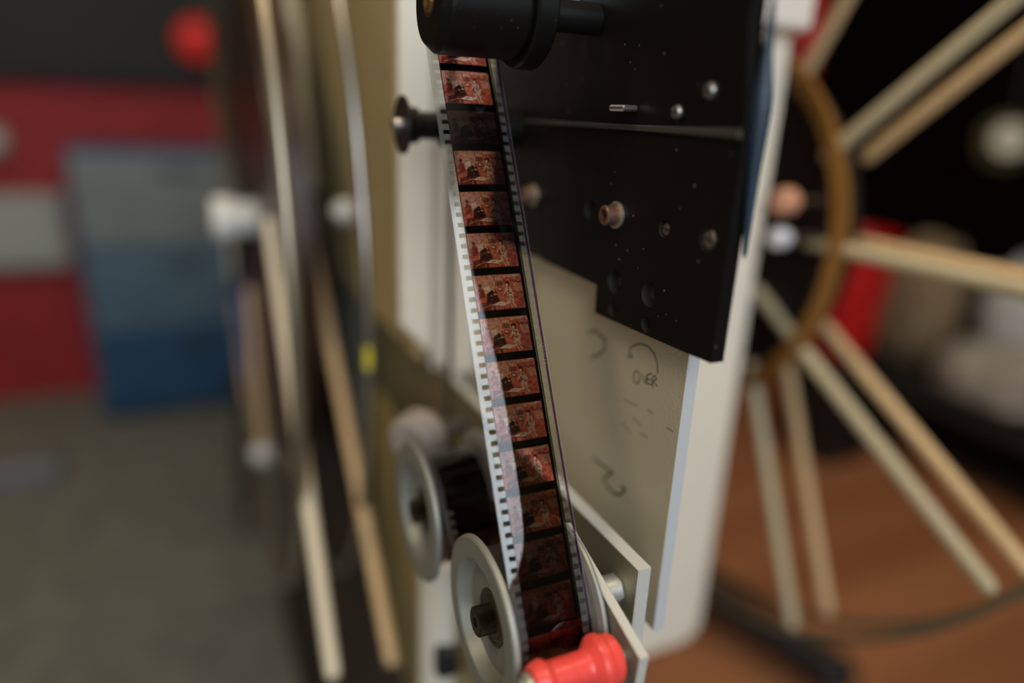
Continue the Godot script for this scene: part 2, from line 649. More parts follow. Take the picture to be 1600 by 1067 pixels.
# ------------------------------------------------------------------ room
func build_room() -> void:
	var concrete := grained(mat(Color.WHITE, 0.75), 1.3, 0.012, rgb(100, 102, 95), rgb(126, 127, 118), 5)
	var red := grained(mat(Color.WHITE, 0.7), 0.8, 0.01, rgb(134, 24, 31), rgb(150, 29, 36), 6)
	var charcoal := mat(rgb(38, 40, 38), 0.8)
	var beige := mat(rgb(156, 140, 98), 0.85)
	var dark := mat(rgb(15, 12, 11), 0.95)
	dark.metallic_specular = 0.1
	var ceiling := mat(rgb(176, 170, 152), 0.9)
	var floor_shape := boxed(Vector3(-3.1, -0.1, -3.15), Vector3(0.42, 0.0, 2.4))
	structure("floor", floor_shape, concrete, "grey concrete floor on the left of the machine")
	# the warm brown boards on the right, each its own piece
	var boards := Node3D.new()
	boards.name = "floor_boards"
	boards.set_meta("kind", "structure")
	boards.set_meta("label", "reddish brown wooden floor boards on the right of the machine")
	add_child(boards)
	var r := RandomNumberGenerator.new()
	r.seed = 12
	var woods := []
	for k in 4:
		var base := rgb(186, 120, 76).lerp(rgb(166, 102, 62), k / 3.0)
		woods.append(grained(mat(Color.WHITE, 0.55), 3.0, 0.02, base.darkened(0.12), base.lightened(0.06), 20 + k))
	var board := boxed(Vector3(0.0, -0.1, 0.0), Vector3(2.9, 0.0, 0.137), 0.002)
	for k in 40:
		var b := MeshInstance3D.new()
		b.name = "plank"
		b.mesh = board.mesh() if k == 0 else (boards.get_child(0) as MeshInstance3D).mesh
		b.material_override = woods[r.randi_range(0, 3)]
		b.position = Vector3(0.42, 0.0, -3.15 + k * 0.1395)
		boards.add_child(b, true)
	structure("wall_far", boxed(Vector3(-3.1, 0, -3.15), Vector3(3.4, H + 0.118, -3.0)), red, "dark red lower wall behind the steel cabinet")
	structure("wall_upper", boxed(Vector3(-3.1, H + 0.118, -3.15), Vector3(3.4, 3.7, -3.0)), charcoal, "charcoal upper wall above the red one")
	structure("trim_1", boxed(Vector3(-3.1, H + 0.118, -3.0), Vector3(3.4, H + 0.162, -2.95), 0.004), mat(rgb(14, 12, 12), 0.7), "black ledge between the red and the charcoal wall")
	structure("wall_left", boxed(Vector3(-3.2, 0, -3.15), Vector3(-3.1, 3.7, 2.4)), beige, "olive beige wall on the left, outside the picture")
	structure("wall_right", boxed(Vector3(3.3, 0, -3.0), Vector3(3.4, 3.7, 2.4)), dark, "dark wall at the far right")
	structure("ceiling", boxed(Vector3(-3.2, 3.7, -3.15), Vector3(3.4, 3.8, 2.4)), ceiling, "plain ceiling above the room")
	# near wall with the window opening
	var near := CSGBox3D.new()
	near.name = "wall_near"
	near.size = Vector3(6.6, 3.7, 0.12)
	near.position = Vector3(0.1, 1.85, 2.36)
	near.material = mat(rgb(120, 116, 104), 0.85)
	tag(near, "grey wall behind the photographer, with a large window", "", "", "structure")
	var gap := CSGBox3D.new()
	gap.name = "opening"
	gap.operation = CSGShape3D.OPERATION_SUBTRACTION
	gap.size = Vector3(2.0, 2.2, 0.4)
	gap.position = Vector3(-0.6, H + 1.25 - 1.85, 0.0)
	gap.material = near.material
	near.add_child(gap)
	add_child(near)
	var w := Node3D.new()
	w.name = "window_1"
	w.set_meta("kind", "structure")
	w.set_meta("label", "large window behind the photographer, source of the daylight")
	add_child(w)
	w.position = Vector3(-0.5, H + 1.25, 2.36)
	var white := mat(rgb(200, 200, 196), 0.5)
	for k in 2:
		var s := -1.0 if k == 0 else 1.0
		part("frame", boxed(Vector3(s * 0.98 - 0.03, -1.1, -0.04), Vector3(s * 0.98 + 0.03, 1.1, 0.04), 0.004), white, w)
		part("frame", boxed(Vector3(-0.95, s * 1.07 - 0.03, -0.04), Vector3(0.95, s * 1.07 + 0.03, 0.04), 0.004), white, w)
	part("mullion", boxed(Vector3(-0.02, -1.04, -0.03), Vector3(0.02, 1.04, 0.03), 0.004), white, w)
	var glass := mat(Color(1, 1, 1, 0.06), 0.02)
	glass.transparency = BaseMaterial3D.TRANSPARENCY_ALPHA
	part("pane", boxed(Vector3(-0.95, -1.04, -0.003), Vector3(-0.02, 1.04, 0.003)), glass, w)
	part("pane", boxed(Vector3(0.02, -1.04, -0.003), Vector3(0.95, 1.04, 0.003)), glass, w)
	# unseen ceiling lamps added as warm fill light
	for q: Array in [[-1.5, -0.2, 2.6, "long white ceiling fill lamp added on the left, above the concrete floor"], [0.4, 0.5, 2.6, "long white ceiling fill lamp added right above the film strip"], [1.7, -0.9, 0.8, "long white ceiling fill lamp added on the right, above the brown boards"]]:
		var lamp := thing("fill_lamp", "", "lamp", Vector3(q[0], 3.7, q[1]), "added fill lamps above the machine")
		lamp.set_meta("label", q[3])
		part("housing", boxed(Vector3(-0.6, -0.07, -0.12), Vector3(0.6, 0.0, 0.12), 0.005), white, lamp)
		var glow := mat(rgb(255, 250, 238), 0.6)
		glow.emission_enabled = true
		glow.emission = Color(1.0, 0.93, 0.8)
		glow.emission_energy_multiplier = 1.5
		part("diffuser", boxed(Vector3(-0.57, -0.085, -0.1), Vector3(0.57, -0.071, 0.1), 0.004), glow, lamp)
		var al := AreaLight3D.new()
		al.name = "fill_light"
		al.area_size = Vector2(1.14, 0.2)
		al.light_color = Color(1.0, 0.9, 0.74)
		al.light_energy = q[2]
		al.shadow_enabled = true
		al.set("area_range", 12.0)
		lamp.add_child(al)
		al.position = Vector3(0, -0.095, 0)
		al.rotation = Vector3(-PI / 2, 0, 0)


# ------------------------------------------------------------------ things far behind
func build_background() -> void:
	var steel := grained(mat(Color.WHITE, 0.38, 0.15), 1.2, 0.008, rgb(40, 84, 122), rgb(52, 96, 134), 8)
	# low steel cabinet; its grey to blue reflected fade is painted in drawer steps
	var cab := thing("steel_cabinet", "low steel cabinet before the red wall, its reflected fade painted in drawer tones", "cabinet", Vector3(-0.20, 0, -2.76))
	part("body", boxed(Vector3(-0.30, 0.03, -0.18), Vector3(0.40, 1.05, 0.15), 0.012), steel, cab)
	part("plinth", boxed(Vector3(-0.28, 0.0, -0.16), Vector3(0.38, 0.03, 0.13), 0.003), mat(rgb(28, 34, 38), 0.7), cab)
	for q: Array in [[0.70, 1.03, 112, 120, 120, "top drawer, grey step of the painted fade"], [0.38, 0.69, 80, 104, 122, "middle drawer, blue grey step of the painted fade"], [0.05, 0.37, 38, 76, 110, "bottom drawer, blue step of the painted fade"]]:
		var drawer := part("drawer", boxed(Vector3(-0.285, q[0], 0.15), Vector3(0.385, q[1], 0.168), 0.006), grained(mat(Color.WHITE, 0.42, 0.15), 1.2, 0.008, rgb(q[2] - 5, q[3] - 5, q[4] - 5), rgb(q[2] + 6, q[3] + 6, q[4] + 6), 8), cab, q[5])
		part("handle", boxed(Vector3(-0.02, q[1] - 0.07, 0.168), Vector3(0.12, q[1] - 0.05, 0.190), 0.005), mat(rgb(80, 90, 96), 0.35, 0.7), drawer)
	var box := thing("wall_box", "pale grey metal box fixed to the red wall left of the steel cabinet", "box", Vector3(-0.705, H - 0.44, -3.0))
	part("body", boxed(Vector3(-0.32, -0.152, 0.0), Vector3(0.14, 0.146, 0.06), 0.01), mat(rgb(150, 154, 148), 0.6), box)
	part("cover", boxed(Vector3(-0.30, -0.13, 0.06), Vector3(0.12, 0.125, 0.075), 0.006), mat(rgb(158, 162, 156), 0.6), box)
	var lampw := thing("wall_fitting", "small round pale fitting on the red wall above the grey box", "fitting", Vector3(-0.77, H - 0.105, -3.0))
	part("base", lathed([[0, 0.0], [0, 0.06], [0.02, 0.06], [0.03, 0.05], [0.03, 0.0]], Vector3.ZERO, Vector3(0, 0, 1), 24), mat(rgb(150, 152, 146), 0.6), lampw)
	part("dome", lathed([[0.03, 0.05], [0.055, 0.045], [0.075, 0.028], [0.082, 0.0]], Vector3.ZERO, Vector3(0, 0, 1), 24), mat(rgb(196, 198, 190), 0.4), lampw)
	var bell := thing("alarm_bell", "bright red round alarm bell high on the charcoal wall", "bell", Vector3(-0.022, H + 0.300, -3.0))
	part("back_plate", lathed([[0, 0.0], [0, 0.05], [0.025, 0.05], [0.025, 0.0]], Vector3.ZERO, Vector3(0, 0, 1), 24), mat(rgb(120, 16, 14), 0.5), bell)
	part("gong", lathed([[0.02, 0.082], [0.028, 0.084], [0.045, 0.078], [0.06, 0.055], [0.068, 0.02], [0.07, 0.0]], Vector3.ZERO, Vector3(0, 0, 1), 40), mat(rgb(236, 28, 22), 0.45), bell)
	part("nut", lathed([[0.066, 0.012], [0.08, 0.012], [0.08, 0.0]], Vector3.ZERO, Vector3(0, 0, 1), 6), mat(rgb(190, 30, 26), 0.4), bell)
	var bar := thing("floor_bar", "pale blue grey metal bar lying on the concrete floor by the left edge", "bar", Vector3(-0.60, 0, -2.22))
	part("bar", boxed(Vector3(-0.5, 0.0, -0.03), Vector3(0.0, 0.06, 0.03), 0.008), mat(rgb(120, 126, 138), 0.45, 0.3), bar)
	part("end_cap", boxed(Vector3(0.0, 0.004, -0.027), Vector3(0.012, 0.056, 0.027), 0.006), mat(rgb(100, 106, 116), 0.5), bar)
	# blue drum on a post behind the left reel
	var tub := thing("blue_tub", "saturated blue plastic tub standing on a stool behind the left reel", "tub", Vector3(0.03, 0.48, -1.70))
	part("body", lathed([[0.0, 0.0], [0.0, 0.052], [0.2, 0.062], [0.26, 0.064], [0.26, 0.056], [0.1, 0.05]], Vector3.ZERO, Vector3.UP, 40), mat(rgb(10, 42, 176), 0.35), tub)
	part("rim", barred(ring_points(Vector3(0, 0.26, 0), Vector3.UP, 0.062, 40), 0.006, 8, true), mat(rgb(14, 50, 190), 0.35), tub)
	var stool := thing("black_stool", "black stool carrying the blue tub behind the left reel", "stool", Vector3(0.03, 0, -1.70))
	var stool_black := mat(rgb(20, 20, 19), 0.6)
	part("seat", lathed([[0.45, 0.0], [0.45, 0.085], [0.455, 0.09], [0.475, 0.09], [0.48, 0.085], [0.48, 0.0]], Vector3.ZERO, Vector3.UP, 36), stool_black, stool)
	for q: Array in [[-0.06, -0.06], [0.06, -0.06], [-0.06, 0.06], [0.06, 0.06]]:
		part("leg", barred([Vector3(q[0] * 1.5, 0.012, q[1] * 1.5), Vector3(q[0], 0.455, q[1])], 0.011, 8), stool_black, stool)
	# right side, far back
	var redb := thing("red_bin", "red metal bin standing on a black crate beyond the right reel spokes", "bin", Vector3(2.08, 0.42, -1.42))
	part("body", lathed([[0.0, 0.0], [0.0, 0.09], [0.40, 0.12], [0.44, 0.12], [0.44, 0.10], [0.2, 0.09]], Vector3.ZERO, Vector3.UP, 36), mat(rgb(190, 14, 10), 0.5), redb)
	part("rim", barred(ring_points(Vector3(0, 0.44, 0), Vector3.UP, 0.117, 36), 0.008, 8, true), mat(rgb(200, 24, 18), 0.4), redb)
	var crate := thing("black_crate", "black crate carrying the red bin on the brown boards", "crate", Vector3(2.08, 0, -1.42))
	part("body", boxed(Vector3(-0.12, 0.0, -0.12), Vector3(0.12, 0.40, 0.12), 0.01), mat(rgb(20, 18, 17), 0.6), crate)
	part("lid", boxed(Vector3(-0.13, 0.40, -0.13), Vector3(0.13, 0.42, 0.13), 0.006), mat(rgb(24, 21, 19), 0.6), crate)
	var bench := thing("black_bench", "black bench at the far right carrying pale bundles", "bench", Vector3(2.66, 0, -1.15))
	var blk := mat(rgb(18, 17, 16), 0.6)
	part("top", boxed(Vector3(-0.42, 0.24, -0.5), Vector3(0.45, 0.30, 0.62), 0.01), blk, bench)
	for q: Array in [[-0.36, -0.42], [0.38, -0.42], [-0.36, 0.54], [0.38, 0.54]]:
		part("leg", boxed(Vector3(q[0] - 0.035, 0, q[1] - 0.035), Vector3(q[0] + 0.035, 0.24, q[1] + 0.035), 0.005), blk, bench)
	part("shelf", boxed(Vector3(-0.34, 0.08, -0.4), Vector3(0.36, 0.11, 0.52), 0.004), blk, bench)
	bundle("cloth_bundle", "pale grey cloth bundle lying nearest on the black bench", Vector3(2.46, 0.30, -1.04), Vector3(0.17, 0.22, 0.2), rgb(176, 168, 156), 3)
	bundle("cloth_bundle", "tall tan sack standing behind the grey bundle on the bench", Vector3(2.62, 0.30, -1.50), Vector3(0.13, 0.52, 0.13), rgb(150, 128, 98), 4)
	bundle("cloth_bundle", "white crumpled sack at the right end of the bench", Vector3(2.86, 0.30, -1.20), Vector3(0.17, 0.48, 0.15), rgb(224, 224, 226), 5)
	var orb := thing("clamp_lamp", "round pale lamp head hanging before the dark wall at upper right", "lamp", Vector3(2.78, H + 0.06, -1.42))
	part("head", lathed([[-0.06, 0.0], [-0.058, 0.03], [-0.04, 0.052], [0.0, 0.06], [0.03, 0.056], [0.03, 0.0]], Vector3.ZERO, Vector3(-0.8, 0, 0.6), 28), mat(rgb(226, 224, 206), 0.5), orb)
	part("shade", lathed([[0.0, 0.062], [0.05, 0.1], [0.06, 0.1], [0.01, 0.058]], Vector3.ZERO, Vector3(0.8, -0.2, -0.6), 28), mat(rgb(96, 96, 56), 0.6), orb)
	part("arm", barred([Vector3(0.02, 0.05, 0), Vector3(0.05, 0.6, -0.05), Vector3(0.3, 0.9, -0.1)], 0.012, 8), mat(rgb(20, 20, 18), 0.6), orb)
	var post := thing("red_pipe", "red painted pipe hanging from the ceiling, just right of the white panel", "pipe", Vector3(1.56, 3.7, -1.34))
	part("shaft", barred([Vector3(0, -0.01, 0), Vector3(0, -2.30, 0)], 0.034, 20), mat(rgb(176, 18, 12), 0.5), post)
	part("flange", lathed([[0.0, 0.0], [0.0, 0.08], [-0.015, 0.08], [-0.02, 0.07], [-0.02, 0.0]], Vector3.ZERO, Vector3.UP, 24), mat(rgb(130, 16, 12), 0.5), post)
	part("end_cap", lathed([[-2.28, 0.036], [-2.32, 0.04], [-2.35, 0.036], [-2.36, 0.0]], Vector3.ZERO, Vector3.UP, 24), mat(rgb(120, 14, 10), 0.5), post)
	var dolly := thing("floor_dolly", "black steel leg with a grey caster on the brown boards at the bottom", "dolly", Vector3(1.0, 0, -0.66))
	part("beam", barred([Vector3(-0.09, 0.13, -0.24), Vector3(0.0, 0.1, -0.02), Vector3(0.07, 0.09, 0.16)], 0.045, 14), mat(rgb(14, 14, 13), 0.55), dolly)
	part("fork", boxed(Vector3(0.03, 0.045, 0.08), Vector3(0.11, 0.08, 0.16), 0.006), mat(rgb(90, 92, 90), 0.4, 0.6), dolly)
	part("caster", lathed([[-0.014, 0.0], [-0.014, 0.028], [-0.01, 0.032], [0.01, 0.032], [0.014, 0.028], [0.014, 0.0]], Vector3(0.09, 0.032, 0.14), Vector3(1, 0, 0.3), 28), mat(rgb(150, 152, 148), 0.5), dolly)
	part("caster", lathed([[-0.014, 0.0], [-0.014, 0.028], [-0.01, 0.032], [0.01, 0.032], [0.014, 0.028], [0.014, 0.0]], Vector3(-0.09, 0.032, -0.24), Vector3(1, 0, 0.3), 28), mat(rgb(150, 152, 148), 0.5), dolly)


func bundle(called: String, label: String, at: Vector3, size: Vector3, c: Color, s: int) -> void:
	var f := FastNoiseLite.new()
	f.seed = s
	f.frequency = 1.6
	var sh := Shape.new()
	var rings := 14
	var sides := 26
	var p := []
	for i in rings + 1:
		var row := []
		for k in sides + 1:
			var a := TAU * (k % sides) / sides
			var lat := PI * i / rings
			var d := Vector3(sin(lat) * cos(a), cos(lat), sin(lat) * sin(a))
			var sq := Vector3(signf(d.x) * absf(d.x) ** 0.7, signf(d.y) * absf(d.y) ** 0.7, signf(d.z) * absf(d.z) ** 0.7)
			var bulge := 1.0 + 0.22 * f.get_noise_3dv(d * 1.4)
			var q := Vector3(sq.x * size.x, sq.y * size.y * 0.5, sq.z * size.z) * bulge
			q.y = maxf(q.y + size.y * 0.48, 0.0)
			row.append(q)
		p.append(row)
	var mid := Vector3(0, size.y * 0.45, 0)
	for i in rings:
		for k in sides:
			var a: Vector3 = p[i][k]
			var b: Vector3 = p[i][k + 1]
			var c2: Vector3 = p[i + 1][k + 1]
			var d2: Vector3 = p[i + 1][k]
			sh.flat(a, b, c2, d2, mid)
	var t := thing(called, label, "bundle", at, "bundles on the bench")
	part("cloth", sh, grained(mat(Color.WHITE, 0.9), 6.0, 0.02, c.darkened(0.1), c.lightened(0.08), s), t)
	part("tie", barred(ring_points(Vector3(0, size.y * 0.93, 0), Vector3.UP, minf(size.x, size.z) * 0.28, 16), 0.008, 6, true), mat(c.darkened(0.35), 0.9), t)


func ring_points(c: Vector3, axis: Vector3, r: float, m: int) -> Array:
	var e1 := axis.cross(Vector3.UP if absf(axis.y) < 0.9 else Vector3.RIGHT).normalized()
	var e2 := axis.cross(e1).normalized()
	var out := []
	for k in m:
		out.append(c + (e1 * cos(TAU * k / m) + e2 * sin(TAU * k / m)) * r)
	return out


# ------------------------------------------------------------------ reels
func build_reels() -> void:
	var silver := mat(rgb(176, 172, 166), 0.3, 0.9)
	var wood := grained(mat(Color.WHITE, 0.5), 9.0, 0.02, rgb(198, 164, 118), rgb(222, 190, 146), 14)
	var pale := mat(rgb(182, 168, 136), 0.45)
	var brown := mat(rgb(52, 38, 28), 0.5)
	# left reel, seen almost edge-on
	var c := Vector3(0, -0.09, -0.70)
	var reel := thing("film_reel", "large spoked reel seen almost edge-on at the left of the machine", "reel", Vector3(0, H, 0), "spoked reels")
	for x: float in [-0.056, 0.0]:
		part("hoop", barred(ring_points(Vector3(x, c.y, c.z), Vector3.RIGHT, 0.45, 120), 0.0042 if x == 0.0 else 0.0056, 10, true), silver if x == 0.0 else mat(rgb(164, 154, 136), 0.35, 0.85), reel)
	part("hub", lathed([[-0.026, 0.0], [-0.026, 0.07], [-0.020, 0.075], [0.0, 0.075], [0.008, 0.07], [0.008, 0.0]], c, Vector3.RIGHT, 40), brown, reel)
	part("film_pack", lathed([[-0.046, 0.076], [-0.046, 0.295], [-0.011, 0.295], [-0.011, 0.076]], c, Vector3.RIGHT, 96), grained(mat(Color.WHITE, 0.35), 12.0, 0.05, rgb(38, 25, 18), rgb(70, 46, 30), 15), reel)
	part("axle", lathed([[-0.094, 0.0], [-0.094, 0.024], [-0.088, 0.028], [-0.072, 0.028], [-0.064, 0.022], [-0.03, 0.021], [0.02, 0.021], [0.02, 0.026], [0.028, 0.026], [0.028, 0.0]], c + Vector3(0, 0.02, 0.02), Vector3.RIGHT, 28), mat(rgb(232, 228, 218), 0.45), reel)
	# spokes: (y, z) from hub to end
	for q: Array in [[-0.050, -0.040, -0.444, -0.3699, -0.1947], [0.0, -0.080, -0.503, -0.3768, -0.197],
			[-0.056, -0.17, -0.70, -0.42, -0.712], [0.0, -0.16, -0.72, -0.50, -0.80],
			[0.0, -0.01, -0.512, 0.36, -0.617], [0.0, -0.06, -0.641, 0.07, -0.575],
			[-0.056, -0.03, -0.77, 0.20, -1.04], [0.0, -0.03, -0.77, 0.20, -1.04],
			[-0.056, -0.10, -0.78, -0.28, -1.10], [0.0, -0.10, -0.78, -0.28, -1.10]]:
		part("spoke", barred([Vector3(q[0], q[1], q[2]), Vector3(q[0], q[3], q[4])], 0.0095 if q[3] > 0.0 and q[4] > -0.9 else 0.0062, 12), brown if q[4] < -0.9 else ((mat(rgb(222, 206, 178), 0.45) if q[0] == -0.05 else wood) if q[3] < -0.3 else pale), reel)
	for q: Array in [[-0.056, -0.424, -0.712, 0.017], [0.012, -0.022, -0.385, 0.0125]]:
		part("knob", lathed([[-q[3], 0.0], [-q[3] * 0.9, q[3] * 0.45], [-q[3] * 0.45, q[3] * 0.9], [0.0, q[3]], [q[3] * 0.6, q[3] * 0.8], [q[3] * 0.6, 0.0]], Vector3(q[0], q[1], q[2]), Vector3.RIGHT, 24), mat(rgb(206, 204, 200), 0.4), reel)
	part("tape_mark", boxed(Vector3(-0.0048, -0.128, -0.2475), Vector3(0.0004, -0.110, -0.2440), 0.0005), mat(rgb(222, 206, 60), 0.6), reel, "yellow tape mark on the hoop")
	# right reel, beyond the white panel
	var d := Vector3(0, -0.035, -0.34)
	var other := thing("film_reel", "large spoked reel with a brass ring on the right beyond the white panel", "reel", Vector3(0, H, 0), "spoked reels")
	for x: float in [0.40, 0.45]:
		part("hoop", barred(ring_points(Vector3(x, d.y, d.z), Vector3.RIGHT, 0.442, 120), 0.004, 10, true), mat(rgb(112, 96, 72), 0.5, 0.2), other)
		for q2: Array in [[-0.09, -0.245, -0.252, 0.031], [0.048, -0.186, 0.26, 0.06], [-0.03, -0.19, -0.03, 0.09], [-0.17, -0.236, -0.412, -0.126], [0.115, -0.279, 0.37, -0.14], [-0.06, -0.50, -0.16, -0.76], [0.09, -0.45, 0.27, -0.65]]:
			part("spoke", barred([Vector3(x, q2[0], q2[1]), Vector3(x, q2[2], q2[3])], 0.0066, 12), wood if x > 0.42 else pale, other)
	part("ring", lathed([[-0.004, 0.178], [-0.004, 0.192], [0.004, 0.192], [0.004, 0.178], [-0.004, 0.178]], Vector3(0.396, d.y, d.z), Vector3.RIGHT, 80), mat(rgb(150, 104, 48), 0.45, 0.4), other)
	part("film_pack", lathed([[0.0, 0.04], [0.0, 0.168], [0.036, 0.168], [0.036, 0.04]], Vector3(0.407, d.y, d.z), Vector3.RIGHT, 80), grained(mat(Color.WHITE, 0.5), 12.0, 0.05, rgb(20, 15, 12), rgb(34, 26, 20), 16), other)
	part("hub", lathed([[-0.05, 0.0], [-0.05, 0.03], [-0.03, 0.034], [0.0, 0.05], [0.01, 0.05], [0.01, 0.0]], Vector3(0.395, d.y, d.z), Vector3.RIGHT, 32), mat(rgb(188, 132, 104), 0.5), other)
	part("clamp_knob", lathed([[-0.006, 0.0], [-0.006, 0.009], [-0.003, 0.0115], [0.006, 0.0115], [0.012, 0.008], [0.012, 0.0]], Vector3(0.345, 0.0094, -0.1755), Vector3.RIGHT, 28), mat(rgb(196, 140, 112), 0.5), other)
	part("clamp_knob", lathed([[-0.005, 0.0], [-0.005, 0.007], [-0.002, 0.009], [0.006, 0.009], [0.012, 0.006], [0.012, 0.0]], Vector3(0.345, -0.0223, -0.1759), Vector3.RIGHT, 28), mat(rgb(206, 206, 214), 0.4), other)
	part("pin", barred([Vector3(0.352, 0.0094, -0.1755), Vector3(0.41, 0.0094, -0.1755)], 0.0035, 10), brown, other)
	part("pin", barred([Vector3(0.352, -0.0223, -0.1759), Vector3(0.41, -0.0223, -0.1759)], 0.0035, 10), brown, other)
	part("axle", lathed([[-0.052, 0.0], [-0.052, 0.016], [0.16, 0.016], [0.16, 0.0]], Vector3(0.395, d.y - 0.03, d.z + 0.02), Vector3.RIGHT, 24), mat(rgb(206, 204, 208), 0.35, 0.4), other)


# ------------------------------------------------------------------ plates of the machine
func build_machine() -> void:
	var alu := bumped(mat(rgb(220, 212, 186), 0.46, 0.45), 14.0, 0.06, 0.02, 31)
	var alu_lit_edge := bumped(mat(rgb(196, 194, 188), 0.6, 0.1), 30.0, 0.12, 0.02, 32)  # matt copy of the metal, paler for the light its edges face
	var cream := mat(rgb(230, 221, 203), 0.55)
	var blackm := mat(Color.WHITE, 0.5)
	blackm.metallic_specular = 0.3
	blackm.albedo_texture = dust_image()
	blackm.uv1_triplanar = true
	blackm.uv1_scale = Vector3.ONE * 2.6
	var chrome := mat(rgb(200, 198, 194), 0.25, 0.95)
	var hole_metal := mat(rgb(96, 92, 82), 0.35, 0.8)

	# white front panel
	var panel := thing("front_panel", "tall cream white machine panel behind the aluminium plate, rounded at its lower corner", "panel", Vector3(0, H, 0))
	var out := []
	out.append_array([Vector2(0.013, 0.75), Vector2(0.013, -0.080), Vector2(0.052, -0.122), Vector2(0.080, -0.125), Vector2(0.080, -0.475)])
	for k in 7:
		var a := -PI / 2 + PI / 2 * k / 6.0
		out.append(Vector2(0.325 + 0.025 * cos(a), -0.45 + 0.025 * sin(a)))
	out.append(Vector2(0.35, 0.75))
	var ps := Shape.new()
	ps.slab(out, -0.212, -0.2, 0.002)
	ps.swap_xz()
	part("sheet", ps, cream, panel)
	part("cap", boxed(Vector3(0.2, 0.145, -0.2), Vector3(0.352, 0.2, -0.182), 0.003), mat(rgb(222, 214, 204), 0.5), panel)
	part("strip", boxed(Vector3(0.034, -0.115, -0.1998), Vector3(0.038, 0.5, -0.196), 0.001), mat(rgb(186, 184, 174), 0.6), panel)

	# tan board behind the left reel
	var tan := grained(mat(Color.WHITE, 0.6), 2.0, 0.02, rgb(176, 158, 112), rgb(190, 172, 128), 33)
	var side := thing("side_board", "tan painted side board of the machine behind the left reel", "board", Vector3(0, H, 0))
	part("board", boxed(Vector3(0.030, -0.115, -1.3), Vector3(0.05, 0.8, -0.22), 0.002), tan, side)
	part("rail", boxed(Vector3(0.026, 0.20, -1.3), Vector3(0.03, 0.23, -0.24), 0.001), mat(rgb(60, 48, 30), 0.6), side)
	var mb := thing("machine_cabinet", "plain cream machine cabinet behind the white panel, hidden from the front", "cabinet", Vector3(0, H, 0))
	part("shell", boxed(Vector3(0.052, -0.328, -1.24), Vector3(0.342, 0.75, -0.214), 0.008), mat(rgb(196, 190, 174), 0.6), mb)
	part("back_hatch", boxed(Vector3(0.09, -0.2, -1.252), Vector3(0.30, 0.5, -1.24), 0.004), mat(rgb(170, 164, 148), 0.6), mb)
	var base := thing("machine_pedestal", "dark brown pedestal under the machine in the shadow", "pedestal", Vector3(0, 0, 0))
	part("body", boxed(Vector3(0.02, 0.06, -1.25), Vector3(0.36, 0.82, -0.34), 0.01), mat(rgb(44, 34, 24), 0.7), base)
	part("plinth", boxed(Vector3(0.0, 0.0, -1.28), Vector3(0.38, 0.06, -0.30), 0.006), mat(rgb(30, 25, 20), 0.7), base)

	# long bracket plate carrying the rollers
	var br := thing("bracket_plate", "thick aluminium bracket plate with a sawn top edge beside the front roller", "plate", Vector3(0, H, 0))
	plate_parts([Vector2(-0.46, -0.118), Vector2(0.0615, -0.118), Vector2(0.0615, -0.30), Vector2(-0.46, -0.30)], 0.0444, 0.0514, 0.0006, bumped(mat(rgb(172, 164, 136), 0.4, 0.8), 30.0, 0.12, 0.02, 36), alu_lit_edge, br)
	# olive plate below the second roller
	var ol := thing("lower_plate", "olive grey metal plate with a pale top edge behind the second roller", "plate", Vector3(0, H, 0))
	var os := Shape.new()
	os.slab([Vector2(-0.33, -0.182), Vector2(-0.06, -0.190), Vector2(-0.06, -0.44), Vector2(-0.33, -0.44)], 0.022, 0.028)
	part("plate", os, grained(mat(Color.WHITE, 0.4, 0.5), 8.0, 0.03, rgb(150, 136, 86), rgb(172, 156, 104), 34), ol)
	# white housing under the rollers
	var wh := thing("motor_housing", "cream white rounded housing below the second roller", "housing", Vector3(0, H, 0))
	part("body", lathed([[0.0, 0.0], [0.0, 0.016], [0.004, 0.020], [0.20, 0.020], [0.20, 0.0]], Vector3(0.022, -0.222, -0.125), Vector3.DOWN, 40), mat(rgb(212, 206, 192), 0.55), wh)
	part("clip", boxed(Vector3(0.008, -0.315, -0.112), Vector3(0.028, -0.29, -0.098), 0.003), mat(rgb(20, 18, 16), 0.6), wh)

	# aluminium side plate with pen marks
	var sp := thing("side_plate", "bare aluminium side plate with handwritten pen marks below the black plate", "plate", Vector3(0, H, 0))
	plate_parts([Vector2(-0.198, 0.20), Vector2(0.0465, 0.20), Vector2(0.0465, -0.172), Vector2(-0.198, -0.172)], 0.070, 0.0765, 0.0005, alu, bumped(mat(rgb(196, 197, 198), 0.6, 0.1), 30.0, 0.12, 0.02, 37), sp)
	var ink := mat(rgb(52, 44, 34), 0.7)
	var x := 0.06995
	var pen_s := Shape.new()
	pen_s.stroke([[-0.0468, 0.0083], [-0.0496, 0.0082], [-0.0514, 0.0097], [-0.0511, 0.0123], [-0.0481, 0.0136], [-0.0456, 0.0124], [-0.0452, 0.0100], [-0.0468, 0.0083]], x, 0.0006)
	pen_s.stroke([[-0.0452, 0.0145], [-0.0485, 0.0172], [-0.0485, 0.0182], [-0.0446, 0.0181]], x, 0.0006)
	pen_s.stroke([[-0.0424, 0.0223], [-0.0439, 0.019], [-0.0484, 0.0193], [-0.0475, 0.0232]], x, 0.0006)
	pen_s.stroke([[-0.0462, 0.0189], [-0.0455, 0.0218]], x, 0.0006)
	pen_s.stroke([[-0.0483, 0.0239], [-0.0442, 0.0226], [-0.0424, 0.0248], [-0.0436, 0.026], [-0.0458, 0.0234], [-0.0467, 0.0271]], x, 0.0006)
	part("pen_lettering", pen_s, ink, sp, "the word OVER written in pen")
	var arc_s := Shape.new()
